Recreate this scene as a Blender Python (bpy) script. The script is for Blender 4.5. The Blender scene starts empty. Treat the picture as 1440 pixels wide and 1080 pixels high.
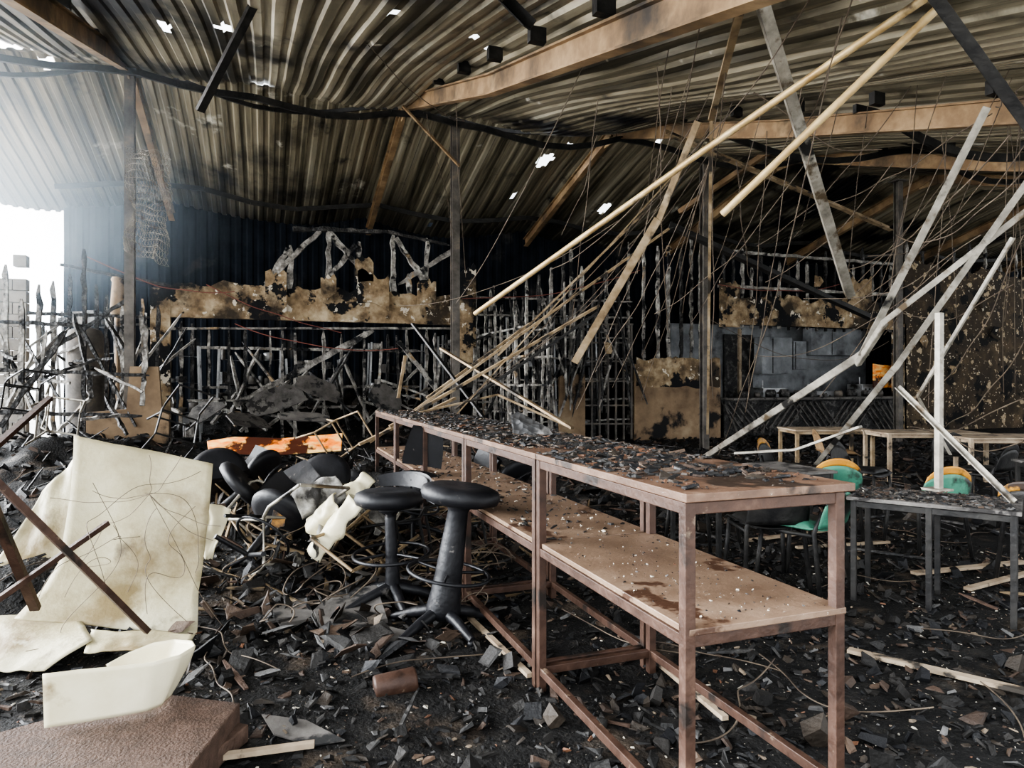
import bpy, math, random
import numpy as np
from mathutils import Vector, Matrix, noise
random.seed(7); rng=np.random.default_rng(7)
TH=math.radians(20); F=Vector((math.sin(TH),math.cos(TH),0)); R=Vector((math.cos(TH),-math.sin(TH),0))
EYE=1.5; FP=960.0; HY=535.0
# surveyed position: image bearing + measured distance -> world metres
def q(px,py,d): 
    p=F*d+R*((px-720)/FP*d); p.z=EYE+(HY-py)/FP*d; return p
def ray(px,py):
    return F+R*((px-720)/FP)+Vector((0,0,(HY-py)/FP))
def PY(px,py,Y):
    r=ray(px,py); d=Y/r.y; return Vector((r.x*d,Y,EYE+r.z*d))
def PZ(px,py,Z):
    r=ray(px,py); d=(Z-EYE)/r.z; return Vector((r.x*d,r.y*d,Z))
def nz(x,y,z=0,s=1): return noise.noise(Vector((x*s,y*s,z*s)))

# ---------------------------------------------------------------- materials
def mat(name,cols,scale=4,rough=.8,metal=0,bump=.3,bscale=None,stretch=(1,1,1),spots=(),tint=False,detail=8,rvar=.15,gradY=None,vor=0,spec=.3):
    m=bpy.data.materials.new(name); m.use_nodes=True; nt=m.node_tree; N=nt.nodes; L=nt.links
    b=N['Principled BSDF']; tc=N.new('ShaderNodeTexCoord'); mp=N.new('ShaderNodeMapping')
    b.inputs['Specular IOR Level'].default_value=spec
    mp.inputs['Scale'].default_value=stretch; L.new(tc.outputs['Object'],mp.inputs['Vector'])
    n=N.new('ShaderNodeTexNoise'); n.inputs['Scale'].default_value=scale; n.inputs['Detail'].default_value=detail; n.inputs['Roughness'].default_value=.65
    L.new(mp.outputs['Vector'],n.inputs['Vector'])
    r=N.new('ShaderNodeValToRGB'); e=r.color_ramp.elements
    while len(e)<len(cols): e.new(.5)
    for i,(p,c) in enumerate(cols): e[i].position=p; e[i].color=(*c,1)
    L.new(n.outputs['Fac'],r.inputs['Fac']); out=r.outputs['Color']
    def mix(a,bcol,fac,mode='MIX'):
        x=N.new('ShaderNodeMix'); x.data_type='RGBA'; x.blend_type=mode
        if isinstance(fac,float): x.inputs[0].default_value=fac
        else: L.new(fac,x.inputs[0])
        L.new(a,x.inputs[6])
        if isinstance(bcol,tuple): x.inputs[7].default_value=(*bcol,1)
        else: L.new(bcol,x.inputs[7])
        return x.outputs[2]
    for i,(c,sc,th,w) in enumerate(spots):
        n2=N.new('ShaderNodeTexNoise'); n2.inputs['Scale'].default_value=sc; n2.inputs['Detail'].default_value=6; n2.inputs['Roughness'].default_value=.6
        mo=N.new('ShaderNodeMapping'); mo.inputs['Location'].default_value=(3.7*i+1,5.1*i,2.3*i); L.new(tc.outputs['Object'],mo.inputs['Vector']); L.new(mo.outputs['Vector'],n2.inputs['Vector'])
        mr=N.new('ShaderNodeMapRange'); mr.inputs['From Min'].default_value=th; mr.inputs['From Max'].default_value=th+w
        L.new(n2.outputs['Fac'],mr.inputs['Value']); out=mix(out,c,mr.outputs['Result'])
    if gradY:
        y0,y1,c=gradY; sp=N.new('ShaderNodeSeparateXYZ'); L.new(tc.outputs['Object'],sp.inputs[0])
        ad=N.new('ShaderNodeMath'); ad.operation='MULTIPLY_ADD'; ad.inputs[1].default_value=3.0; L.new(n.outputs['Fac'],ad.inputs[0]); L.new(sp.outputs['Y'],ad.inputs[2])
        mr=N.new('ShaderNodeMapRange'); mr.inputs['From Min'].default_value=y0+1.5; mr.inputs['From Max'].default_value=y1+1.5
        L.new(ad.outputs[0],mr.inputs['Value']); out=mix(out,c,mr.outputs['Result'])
    if tint:
        a=N.new('ShaderNodeAttribute'); a.attribute_name='tint'; out=mix(out,a.outputs['Color'],1.0,'MULTIPLY')
    L.new(out,b.inputs['Base Color'])
    b.inputs['Metallic'].default_value=metal
    rr=N.new('ShaderNodeMapRange'); rr.inputs['To Min'].default_value=max(0,rough-rvar); rr.inputs['To Max'].default_value=min(1,rough+rvar)
    L.new(n.outputs['Fac'],rr.inputs['Value']); L.new(rr.outputs['Result'],b.inputs['Roughness'])
    if bump:
        if vor:
            n3=N.new('ShaderNodeTexVoronoi'); n3.inputs['Scale'].default_value=vor; h=n3.outputs['Distance']
        else:
            n3=N.new('ShaderNodeTexNoise'); n3.inputs['Scale'].default_value=bscale or scale*4; n3.inputs['Detail'].default_value=6; h=n3.outputs['Fac']
        L.new(mp.outputs['Vector'],n3.inputs['Vector'])
        bp=N.new('ShaderNodeBump'); bp.inputs['Strength'].default_value=bump; bp.inputs['Distance'].default_value=.02
        L.new(h,bp.inputs['Height']); L.new(bp.outputs['Normal'],b.inputs['Normal'])
    return m
M={}
M['char']=mat('charred_wood',[(.3,(.004,.004,.005)),(.52,(.022,.021,.02)),(.7,(.16,.15,.14))],6,.55,bump=.8,vor=22)
M['ashen']=mat('ash_coated_wood',[(.3,(.035,.032,.03)),(.5,(.22,.205,.185)),(.7,(.62,.59,.53))],5,.7,bump=.8,vor=20,spots=[((.008,.008,.009),3,.53,.06),((.30,.21,.12),1.3,.62,.05)])
M['ash']=mat('ash_ground',[(.3,(.003,.003,.003)),(.55,(.009,.0085,.008)),(.75,(.030,.027,.023))],7,.8,bump=1,bscale=45,spots=[((.36,.32,.26),70,.68,.03),((.05,.038,.028),2.2,.56,.1),((.11,.10,.09),1.1,.66,.08)],spec=.15)
M['conc']=mat('bounce_concrete',[(.3,(.45,.44,.42)),(.7,(.62,.61,.58))],2,.9,bump=.1)  # kept pale so the outside slab throws light upward
M['chip']=mat('debris_chip',[(.3,(.45,.45,.45)),(.7,(1,1,1))],12,.65,bump=.4,tint=True,spec=.25)
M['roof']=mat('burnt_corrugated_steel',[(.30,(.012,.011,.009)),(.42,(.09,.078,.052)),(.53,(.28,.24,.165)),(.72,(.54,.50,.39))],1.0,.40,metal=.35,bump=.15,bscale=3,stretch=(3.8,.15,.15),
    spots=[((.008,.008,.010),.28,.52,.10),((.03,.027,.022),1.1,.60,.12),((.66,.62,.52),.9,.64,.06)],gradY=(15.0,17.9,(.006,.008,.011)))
M['soot']=mat('sooty_steel',[(.3,(.003,.004,.006)),(.7,(.012,.015,.020))],2,.9,metal=.0,bump=.2,spec=.05,spots=[((.04,.038,.036),.8,.58,.1)])
M['rust']=mat('rusty_beam',[(.3,(.06,.038,.02)),(.5,(.19,.12,.062)),(.7,(.36,.25,.14))],1.6,.65,metal=.2,bump=.25,spots=[((.025,.02,.015),1.0,.53,.15)])
M['col']=mat('column_steel',[(.3,(.035,.03,.027)),(.55,(.12,.108,.095)),(.75,(.26,.20,.14))],3,.6,metal=.3,bump=.3)
M['pipe']=mat('scorched_pipe',[(.3,(.24,.15,.06)),(.55,(.44,.32,.16)),(.75,(.54,.44,.29))],4,.5,metal=.3,bump=.2,spots=[((.10,.07,.04),3,.60,.08)])
M['galv']=mat('galvanised_angle',[(.3,(.09,.08,.065)),(.5,(.23,.21,.175)),(.7,(.40,.37,.31))],5,.5,metal=.35,bump=.2,spots=[((.07,.05,.03),4,.55,.08),((.012,.011,.01),2,.59,.06)])
M['tan']=mat('heated_angle',[(.3,(.09,.06,.035)),(.5,(.23,.165,.095)),(.7,(.38,.30,.20))],4,.6,metal=.3,bump=.2,spots=[((.03,.025,.02),3,.54,.08)])
M['dark']=mat('blackened_steel',[(.3,(.006,.006,.007)),(.7,(.035,.033,.03))],6,.5,metal=.4,bump=.3)
M['bench']=mat('bench_top_laminate',[(.3,(.046,.024,.015)),(.55,(.10,.057,.036)),(.75,(.20,.135,.092))],6,.45,bump=.15,bscale=60,spots=[((.02,.012,.008),3.2,.53,.05),((.42,.36,.3),75,.67,.03)])
M['shelf']=mat('bench_shelf_laminate',[(.3,(.075,.045,.029)),(.55,(.16,.105,.070)),(.75,(.26,.185,.13))],2.5,.36,bump=.12,bscale=60,spots=[((.045,.022,.013),2.4,.57,.03),((.5,.43,.35),70,.67,.03)])
M['bframe']=mat('bench_frame_steel',[(.3,(.024,.012,.008)),(.6,(.058,.031,.021)),(.8,(.13,.08,.056))],9,.5,metal=.2,bump=.2,spots=[((.14,.10,.07),12,.66,.05),((.012,.008,.006),3,.58,.06)])
M['peel']=mat('peeling_plaster',[(.3,(.06,.04,.022)),(.48,(.25,.175,.10)),(.7,(.56,.45,.30))],3,.85,bump=.5,bscale=14,spots=[((.04,.03,.02),.9,.48,.1),((.006,.006,.007),2.0,.53,.03),((.64,.57,.46),5,.62,.02)])
M['peel2']=mat('blackened_flecked_wall',[(.3,(.010,.009,.008)),(.55,(.06,.044,.028)),(.75,(.16,.115,.07))],1.0,.85,bump=.5,bscale=14,spots=[((.44,.34,.22),4.2,.60,.02),((.68,.58,.44),11,.64,.02),((.006,.006,.006),1.3,.56,.03)])
M['brown']=mat('heat_browned_board',[(.3,(.10,.065,.04)),(.55,(.26,.18,.11)),(.75,(.42,.32,.21))],1.3,.8,bump=.2,spots=[((.012,.011,.011),1.1,.55,.06)])
M['board']=mat('particle_board',[(.3,(.035,.021,.014)),(.6,(.08,.049,.035)),(.8,(.14,.10,.075))],14,.8,bump=.5,bscale=80)
M['white']=mat('smoked_plastic_sheet',[(.3,(.24,.20,.105)),(.5,(.43,.385,.245)),(.7,(.60,.56,.41))],1.3,.5,bump=.2,bscale=40,spots=[((.18,.135,.065),1.6,.54,.14),((.07,.05,.03),2.6,.64,.10),((.60,.58,.46),3.3,.64,.1)])
M['tub']=mat('cream_plastic',[(.3,(.50,.45,.29)),(.7,(.68,.63,.47))],3,.4,bump=.1,spots=[((.20,.15,.08),4,.60,.10)])
M['grey']=mat('grey_board',[(.3,(.04,.036,.033)),(.6,(.12,.11,.10)),(.8,(.22,.20,.18))],4,.8,bump=.3,spots=[((.012,.012,.012),3,.55,.06)])
M['black']=mat('black_vinyl',[(.3,(.004,.004,.005)),(.7,(.012,.012,.014))],6,.50,bump=.15,spec=.3,spots=[((.09,.08,.07),14,.66,.05)])
M['blk2']=mat('black_plastic_sooty',[(.3,(.005,.005,.006)),(.7,(.014,.014,.016))],8,.42,bump=.2,spots=[((.12,.11,.10),9,.66,.06)])
M['green']=mat('green_seat',[(.3,(.03,.13,.09)),(.7,(.08,.24,.16))],5,.5,bump=.1,spots=[((.02,.02,.018),3,.47,.08)])
M['yellow']=mat('orange_yellow_plastic',[(.3,(.34,.13,.015)),(.7,(.52,.27,.035))],5,.45,bump=.1,spots=[((.03,.02,.015),3.5,.48,.08)])
M['orange']=mat('scorched_orange_panel',[(.3,(.60,.08,.005)),(.45,(1,.26,.02)),(.58,(1,.66,.25))],2.2,.35,bump=.1,spots=[((.05,.015,.008),2.5,.52,.06)],stretch=(1,1,4))
M['dtop']=mat('ashy_table_top',[(.3,(.04,.036,.033)),(.6,(.13,.12,.11)),(.8,(.28,.26,.23))],5,.7,bump=.4,bscale=50,spots=[((.02,.018,.017),6,.55,.05)])
M['block']=mat('sooty_block',[(.3,(.14,.125,.11)),(.6,(.34,.31,.27)),(.8,(.5,.46,.41))],2,.9,bump=.4)
M['pale']=mat('pale_timber',[(.3,(.16,.11,.07)),(.6,(.34,.27,.19)),(.8,(.50,.42,.32))],5,.7,bump=.2,spots=[((.03,.025,.02),4,.56,.05)])
M['cloth']=mat('grey_white_insulation',[(.3,(.05,.045,.04)),(.5,(.22,.21,.19)),(.7,(.50,.49,.44))],7,.85,bump=.5,spots=[((.02,.018,.016),4,.52,.08)])
M['hatch']=mat('smoked_panel',[(.3,(.06,.062,.066)),(.6,(.22,.23,.24)),(.8,(.45,.45,.45))],1.5,.6,bump=.1,spots=[((.008,.008,.009),.8,.55,.1)])
M['steel']=mat('kitchen_stainless',[(.3,(.14,.14,.14)),(.6,(.36,.36,.36)),(.8,(.55,.55,.54))],3,.35,metal=.5,bump=.1,spots=[((.02,.018,.016),2,.54,.1)])
M['wire']=mat('burnt_wire',[(.3,(.03,.022,.018)),(.7,(.16,.125,.09))],5,.6,metal=.4,bump=0)
M['red']=mat('red_cable',[(.3,(.14,.045,.035)),(.7,(.22,.08,.06))],5,.6,bump=0)

# ---------------------------------------------------------------- mesh builder
class MB:
    def __init__(s): s.v=[];s.f=[];s.m=[];s.s=[]
    def add(s,vs,fs,mi=0,sm=False):
        o=len(s.v); s.v+=[Vector(a) for a in vs]
        for f in fs: s.f.append([i+o for i in f]); s.m.append(mi); s.s.append(sm)
    def frame(s,p1,p2,roll=0):
        z=(p2-p1).normalized(); up=Vector((0,0,1)) if abs(z.z)<.95 else Vector((0,1,0))
        x=z.cross(up).normalized(); y=x.cross(z).normalized()
        if roll: c,sn=math.cos(roll),math.sin(roll); x,y=x*c+y*sn,y*c-x*sn
        return x,y,z
    def beam(s,p1,p2,w,h=None,mi=0,seg=1,jit=0,roll=0,off=(0,0)):
        p1=Vector(p1);p2=Vector(p2);h=h or w; x,y,z=s.frame(p1,p2,roll); vs=[];fs=[]
        for i in range(seg+1):
            t=i/seg; c=p1.lerp(p2,t)+x*off[0]+y*off[1]
            if jit and 0<i<seg: c=c+x*random.uniform(-jit,jit)*w*.4+y*random.uniform(-jit,jit)*h*.4
            a=(1-random.uniform(0,jit)) if jit else 1
            if jit and i==seg: a*=.45
            for dx,dy in((-1,-1),(1,-1),(1,1),(-1,1)):
                vs.append(c+x*dx*w/2*a+y*dy*h/2*a)
        for i in range(seg):
            for k in range(4):
                k2=(k+1)%4; fs.append([i*4+k,i*4+k2,i*4+4+k2,i*4+4+k])
        fs.append([3,2,1,0]); n=seg*4; fs.append([n,n+1,n+2,n+3]); s.add(vs,fs,mi)
    def box(s,c,sz,mi=0,rz=0,M4=None):
        vs=[Vector((dx*sz[0]/2,dy*sz[1]/2,dz*sz[2]/2)) for dz in(-1,1) for dx,dy in((-1,-1),(1,-1),(1,1),(-1,1))]
        Mx=Matrix.Rotation(rz,4,'Z') if M4 is None else M4
        vs=[Mx@a+Vector(c) for a in vs]
        s.add(vs,[[3,2,1,0],[4,5,6,7],[0,1,5,4],[1,2,6,5],[2,3,7,6],[3,0,4,7]],mi)
    def ibeam(s,p1,p2,w,h,t=.02,mi=0,seg=1):
        s.beam(p1,p2,w,t,mi,off=(0,h/2)); s.beam(p1,p2,w,t,mi,off=(0,-h/2)); s.beam(p1,p2,t,h,mi)
    def angle(s,p1,p2,w,t=.006,mi=0,roll=0):
        s.beam(p1,p2,w,t,mi,roll=roll,off=(w/2,0)); s.beam(p1,p2,t,w,mi,roll=roll,off=(0,w/2))
    def tube(s,pts,r,n=8,mi=0):
        pts=[Vector(p) for p in pts]; vs=[];fs=[]
        rr=r if isinstance(r,(list,tuple)) else [r]*len(pts)
        for i,p in enumerate(pts):
            a=pts[max(0,i-1)]; b=pts[min(len(pts)-1,i+1)]; x,y,z=s.frame(a,b)
            for k in range(n):
                t=2*math.pi*k/n; vs.append(p+x*math.cos(t)*rr[i]+y*math.sin(t)*rr[i])
        for i in range(len(pts)-1):
            for k in range(n):
                k2=(k+1)%n; fs.append([i*n+k,i*n+k2,(i+1)*n+k2,(i+1)*n+k])
        s.add(vs,fs,mi,True); e=(len(pts)-1)*n
        s.add([vs[k] for k in range(n)],[list(range(n))[::-1]],mi); s.add([vs[e+k] for k in range(n)],[list(range(n))],mi)
    def lathe(s,prof,M4,n=20,mi=0):
        vs=[];fs=[]
        for r,z in prof:
            for k in range(n):
                t=2*math.pi*k/n; vs.append(M4@Vector((r*math.cos(t),r*math.sin(t),z)))
        for i in range(len(prof)-1):
            for k in range(n):
                k2=(k+1)%n; fs.append([i*n+k,i*n+k2,(i+1)*n+k2,(i+1)*n+k])
        s.add(vs,fs,mi,True)
    def torus(s,R_,r,M4,n=28,m=8,mi=0,a0=0,a1=2*math.pi):
        pts=[M4@Vector((R_*math.cos(a0+(a1-a0)*i/n),R_*math.sin(a0+(a1-a0)*i/n),0)) for i in range(n+1)]
        s.tube(pts,r,m,mi)
    def slab(s,quad,th,mi=0):
        a=[Vector(p) for p in quad]; n=(a[1]-a[0]).cross(a[2]-a[0]).normalized()
        if n.z>0: n=-n
        b=[p+n*th for p in a]; k=len(a)
        s.add(a+b,[list(range(k)),list(range(2*k-1,k-1,-1))]+[[i,(i+1)%k,k+(i+1)%k,k+i][::-1] for i in range(k)],mi)
    def grid(s,fn,nu,nv,mi=0,sm=True):
        vs=[fn(i/nu,j/nv) for j in range(nv+1) for i in range(nu+1)]
        s.add(vs,[[j*(nu+1)+i,j*(nu+1)+i+1,(j+1)*(nu+1)+i+1,(j+1)*(nu+1)+i] for j in range(nv) for i in range(nu)],mi,sm)
    def obj(s,name,mats,bevel=0,solid=0,sub=0,origin=None,parent=None):
        me=bpy.data.meshes.new(name)
        if parent is not None: origin=(0,0,0)
        if origin is None:
            xs=[v.x for v in s.v];ys=[v.y for v in s.v];zs=[v.z for v in s.v]
            origin=Vector(((min(xs)+max(xs))/2,(min(ys)+max(ys))/2,min(zs)))
        origin=Vector(origin)
        me.from_pydata([tuple(v-origin) for v in s.v],[],s.f)
        for mm in mats: me.materials.append(M[mm])
        me.polygons.foreach_set('material_index',s.m); me.polygons.foreach_set('use_smooth',s.s); me.update()
        o=bpy.data.objects.new(name,me); bpy.context.collection.objects.link(o); o.location=origin
        if parent is not None: o.parent=parent; o.matrix_parent_inverse=Matrix.Translation(parent.location).inverted()
        if solid: d=o.modifiers.new('solid','SOLIDIFY'); d.thickness=solid; d.offset=0
        if bevel: d=o.modifiers.new('bev','BEVEL'); d.width=bevel; d.segments=2; d.limit_method='ANGLE'
        if sub: d=o.modifiers.new('sub','SUBSURF'); d.levels=sub; d.render_levels=sub
        return o
def wires(name,lst,r,mt):
    cu=bpy.data.curves.new(name,'CURVE'); cu.dimensions='3D'; cu.bevel_depth=r; cu.bevel_resolution=1
    for pts in lst:
        sp=cu.splines.new('NURBS'); sp.points.add(len(pts)-1)
        for i,p in enumerate(pts): sp.points[i].co=(*p,1)
        sp.use_endpoint_u=True; sp.order_u=min(4,len(pts))
    cu.materials.append(M[mt]); o=bpy.data.objects.new(name,cu); bpy.context.collection.objects.link(o); return o
def sagw(a,b,s,n=6,j=.05):
    out=[]
    for i in range(n+1):
        t=i/n; p=a.lerp(b,t); p.z-=s*4*t*(1-t)
        if 0<i<n: p+=Vector((random.uniform(-j,j),random.uniform(-j,j),random.uniform(-j,j)))
        out.append(p)
    return out

# ---------------------------------------------------------------- ground height
HE=[]
for px,d,h,r in [(420,4.9,.20,.45),(340,5.6,.40,.8),(560,6.1,.28,.6),(110,6.6,.45,1.1),(60,9.5,.6,1.5),(400,8.6,.25,1.3),(540,8.2,.35,1.0),
                 (230,11.5,.35,1.6),(420,16.3,1.0,1.6),(560,16.5,1.0,1.4),(320,15.5,.8,1.3),(680,13.5,.4,1.4),(800,11,.2,1.5),(1050,9,.10,1.5),(1300,12,.1,2.5),(40,4.6,.3,.6)]:
    p=q(px,535,d); HE.append((p.x,p.y,h,r))
def G(x,y):
    z=.015+.02*max(0,nz(x,y,0,1.7)+.3)+.012*nz(x,y,3,6)
    for a,b,h,r in HE:
        e=((x-a)**2+(y-b)**2)/(r*r)
        if e<6: z+=h*math.exp(-e)*(1+.35*nz(x,y,1,3))
    return max(z,.004)

# ---------------------------------------------------------------- room shell
YR,ZR,YE,YP=12.3,6.67,17.5,14.8
XL,XRT=-5.7,29.0
XW=-4.1
b=MB(); b.box((5,9,-.25),(90,80,.1)); b.obj('yard_bounce_slab',['conc'],origin=(0,0,0))  # outside slab, added pale to bounce daylight up to the roof
x0,x1,y0,y1=-5.6,29,.2,18.2; nx,ny=330,185
b=MB(); b.grid(lambda u,v:Vector((x0+(x1-x0)*u,y0+(y1-y0)*v,G(x0+(x1-x0)*u,y0+(y1-y0)*v))),nx,ny)
b.box(((x0+x1)/2,(y0+y1)/2,-.1),(x1-x0,y1-y0,.2)); FLOOR=b.obj('floor',['ash'],origin=(0,0,0))

RX=[-6.4,-2,2.4,6.6,11,15.4,20,24.5]
def base_z(y): return ZR-.31*(YR-y) if y<YR else ZR-.255*(y-YR)
def sag(x,y,near):
    k=0
    for i in range(len(RX)-1):
        if RX[i]<=x<RX[i+1]: t=(x-RX[i])/(RX[i+1]-RX[i]); k=math.sin(math.pi*t); break
    a=.14+.32*(.5+nz(x*.1+4,y*.12,2 if near else 9))
    if near:
        e=(YR-y)/3.0; edge=math.exp(-e*e)
        return k*a*.7+edge*(.18+.22*abs(math.sin(x*.8)))+.06*nz(x,y,5,.35)
    return k*a+.10*nz(x,y,7,.4)+.02*nz(x,y,1,1.3)
def roofz(x,y,near): return base_z(y)+.17-sag(x,y,near)
# holes burnt through the sheeting
def hit(px,py):
    r=ray(px,py); d=2
    while d<32:
        y=r.y*d; z=EYE+r.z*d
        if y>1.8 and z>base_z(y)-.05: return (r.x*d,y,y<YR)
        d+=.05
    return None
holes=[]
for px,py,rx,ry in [(766,230,.16,.26),(722,275,.04,.14),(850,289,.10,.26),(555,14,.03,.12),(315,42,.03,.25),(690,92,.03,.08),(232,42,.03,.2),(60,75,.10,.12),(700,120,.03,.08),(608,310,.05,.12),(925,200,.03,.15),(1180,215,.05,.2),(800,212,.05,.1),(668,70,.03,.08)]:
    h=hit(px,py)
    if h: holes.append((h[0],h[1],rx,ry,h[2]))
pitch=.20
def roof(near):
    ya,yb=(1.7,YR+.02) if near else (YR-.25,YE+.1)
    ncol=int((XRT-XL)/pitch*4); nr=60 if near else 44
    b=MB(); vs=[]; prof=[0,0,1,1]; off=[0,.42,.55,.87]
    xs=[];hs=[]
    for i in range(ncol+1):
        k,c=divmod(i,4); xs.append(XL+(k+off[c])*pitch); hs.append(prof[c]*.04)
    for j in range(nr+1):
        y=ya+(yb-ya)*j/nr
        for x,h in zip(xs,hs):
            wx=.05*nz(x*.25,y*.18,3)+.08*nz(x*.12,y*.12,8)*(1.5 if near else 1)
            cr=.6+.9*abs(nz(x,y,2,.5))
            vs.append(Vector((x+wx,y+.06*nz(x,0,4,.9)*(1 if j in(0,nr) else 0),roofz(x,y,near)+h*cr+.006*nz(x,y,6,2.6))))
    fs=[]
    W=ncol+1
    for j in range(nr):
        y=ya+(yb-ya)*(j+.5)/nr
        for i in range(ncol):
            x=(xs[i]+xs[i+1])/2; sk=False
            for hx,hy,rx,ry,nn in holes:
                if nn==near and ((x-hx)/max(rx,.06))**2+((y-hy)/ry)**2<1: sk=True;break
            if not sk: fs.append([j*W+i,j*W+i+1,(j+1)*W+i+1,(j+1)*W+i])
    b.add(vs,fs); return b
b1=roof(True); b2=roof(False); b1.add(b2.v,b2.f)
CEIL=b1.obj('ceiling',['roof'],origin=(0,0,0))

# exterior walls : blackened corrugated steel
def corrwall(name,pa,pb,z0,z1,mt):
    b=MB(); L_=(pb-pa).length; n=int(L_/.25)*4; t=(pb-pa).normalized(); nn=Vector((-t.y,t.x,0)); rows=8; off=[0,.4,.55,.85]; pr=[0,0,1,1]; vs=[]
    for j in range(rows+1):
        for i in range(n+1):
            k,c=divmod(i,4); a=(k+off[c])*.25; p=pa+t*a+nn*(pr[c]*.02+.05*nz(a,j,3,.6)); p.z=z0+(z1-z0)*j/rows; vs.append(p)
    b.add(vs,[[j*(n+1)+i,j*(n+1)+i+1,(j+1)*(n+1)+i+1,(j+1)*(n+1)+i] for j in range(rows) for i in range(n)])
    b.obj(name,[mt])
corrwall('wall_back',Vector((XW,YE-.15,0)),Vector((XRT,YE-.15,0)),0,5.75,'soot')
b=MB(); b.box((XRT,9.5,1.6),(.12,16,3.2)); b.obj('wall_right',['soot'])
# left block pier
b=MB(); pa=PY(-60,500,13.6); pb=PY(40,500,13.6); nb=int((pb.x-pa.x)/.4)
for r_ in range(18):
    for k in range(nb+1):
        x=pb.x-.2-k*.4+(.2 if r_%2 else 0)
        if r_%2 and k==0: b.box((pb.x-.1,13.6,.1+r_*.2),(.19,.19,.19)); continue
        if r_>15 and random.random()<.4: continue
        b.box((x,13.6,.1+r_*.2),(.39,.19,.19))
b.obj('wall_left',['block'],bevel=.006)

# ---------------------------------------------------------------- structure
for cx,zt in [(-2.0,6.5),(3.35,6.4),(8.85,6.3),(14.4,6.4)]:
    b=MB(); b.ibeam(Vector((cx,YR,0)),Vector((cx,YR,zt-.1)),.14,.14,.015); b.box((cx,YR,.02),(.3,.3,.04)); b.box((cx,YR,zt-.09),(.3,.3,.03)); b.obj('steel_column',['col'])
for i,rx in enumerate(RX):
    b=MB(); p=Vector((rx,2.0,base_z(2.0)-.16)); r_=Vector((rx+.0,YR,base_z(YR)-.16)); e=Vector((rx+.05,YE-.3,base_z(YE-.3)-.2))
    mid=p.lerp(r_,.55)+Vector((.12,0,-.08))
    b.ibeam(p,mid,.12,.22,.02); b.ibeam(mid,r_,.12,.22,.02); b.ibeam(r_+Vector((0,-.1,0)),e,.12,.20,.02)
    b.box((rx,YR,base_z(YR)-.2),(.03,.5,.4))
    for t in (.12,.25,.38,.5,.62,.75,.88):
        c=p.lerp(r_,t); b.box((c.x,c.y,c.z+.19),(.16,.08,.14),mi=1)
    b.obj('roof_rafter',['rust','dark'])
b=MB()
def bowed(pts,w,h,mi=0):
    for a,c in zip(pts[:-1],pts[1:]): b.beam(a,c,w,h,mi)
def pur(y,near,xa,xb,s,ph,w=.05,h=.10):
    pts=[]; n=30
    for i in range(n+1):
        x=xa+(xb-xa)*i/n; k=abs(math.sin((x-RX[1])/4.4*math.pi+ph)); pts.append(Vector((x,y+.1*math.sin(x),min(roofz(x,y,near)-.05,base_z(y)-.02)-s*k)))
    bowed(pts,w,h)
pur(11.8,True,XL,11,.22,0); pur(9.4,True,6.6,24,.2,0); pur(6.2,True,6.6,18,.2,0); pur(16.2,False,-4,24,.05,0)
pur(12.6,False,-4,6.4,.1,0,.04,.07)
b.obj('bowed_purlins',['dark'],parent=CEIL)

def single(name,fn,mats,**k):
    b=MB(); fn(b); return b.obj(name,mats,**k)
# fallen pipes and struts
single('fallen_pipe',lambda b:b.tube([q(1306,-6,3.95),q(985,215,5.6),q(668,441,7.6)],.026,12),['pipe'])
single('fallen_pipe',lambda b:b.tube([q(1318,12,4.0),q(1016,301,5.0)],.026,12),['pipe'])
single('fallen_channel',lambda b:(b.angle(q(1062,-4,4.4),q(1192,420,6.6),.075,.010,roll=.5)),['galv'])
single('hanging_strut',lambda b:(b.beam(q(1046,-4,4.4),q(1000,168,6.5),.055,.03),b.beam(q(1000,168,6.5),q(995,610,9.0),.03,.03)),['tan'])
single('fallen_angle_iron',lambda b:(b.angle(q(985,172,6.5),q(930,310,7),.06,.01,roll=.8),b.angle(q(930,310,7),q(812,512,8),.08,.012,roll=.8)),['tan'])
single('fallen_angle_iron',lambda b:(b.angle(q(1393,152,5.0),q(1215,502,5.8),.055,.009,roll=.9),b.angle(q(1215,502,5.8),q(960,666,9.3),.06,.009,roll=.4)),['galv'])
single('fallen_angle_iron',lambda b:(b.angle(q(1470,228,4.6),q(1262,520,5.6),.045,.008,roll=.9),b.angle(q(1262,520,5.6),q(1150,655,8.0),.05,.008,roll=.9)),['galv'])
single('fallen_angle_iron',lambda b:(b.angle(q(1450,296,4.8),q(1243,457,5.4),.04,.008,roll=.3),b.angle(q(1243,457,5.4),q(1205,515,5.9),.04,.008,roll=.3)),['galv'])
single('fallen_angle_iron',lambda b:(b.angle(q(1262,546,4.9),q(1425,708,4.0),.03,.006,roll=.3)),['galv'])
single('fallen_angle_iron',lambda b:(b.beam(q(1035,637,7.0),q(1120,632,6.6),.10,.02),b.beam(q(1120,632,6.6),q(1210,600,6.2),.10,.02)),['galv'])
single('fallen_angle_iron',lambda b:(b.angle(q(1425,335,5.5),q(1290,560,6.6),.025,.006,roll=.3),b.angle(q(1290,560,6.6),q(1335,640,6.8),.025,.006,roll=.3)),['galv'])
single('table_post',lambda b:(b.box(q(1318,690,4.86)+Vector((0,0,.01)),(.14,.14,.015)),b.beam(q(1320,690,4.86),q(1321,440,4.86),.04,.04)),['galv'])
single('hanging_strut',lambda b:(b.angle(q(1300,-8,3.6),q(1445,190,3.9),.06,.008,roll=.5),b.angle(q(1405,118,3.9),q(1450,200,3.9),.04,.008)),['dark'])
single('hanging_strut',lambda b:(b.beam(q(362,-4,6.0),q(281,156,6.4),.075,.04)),['dark'])
single('hanging_strut',lambda b:(b.angle(q(700,-4,5.4),q(745,42,5.2),.08,.01)),['dark'])
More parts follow.
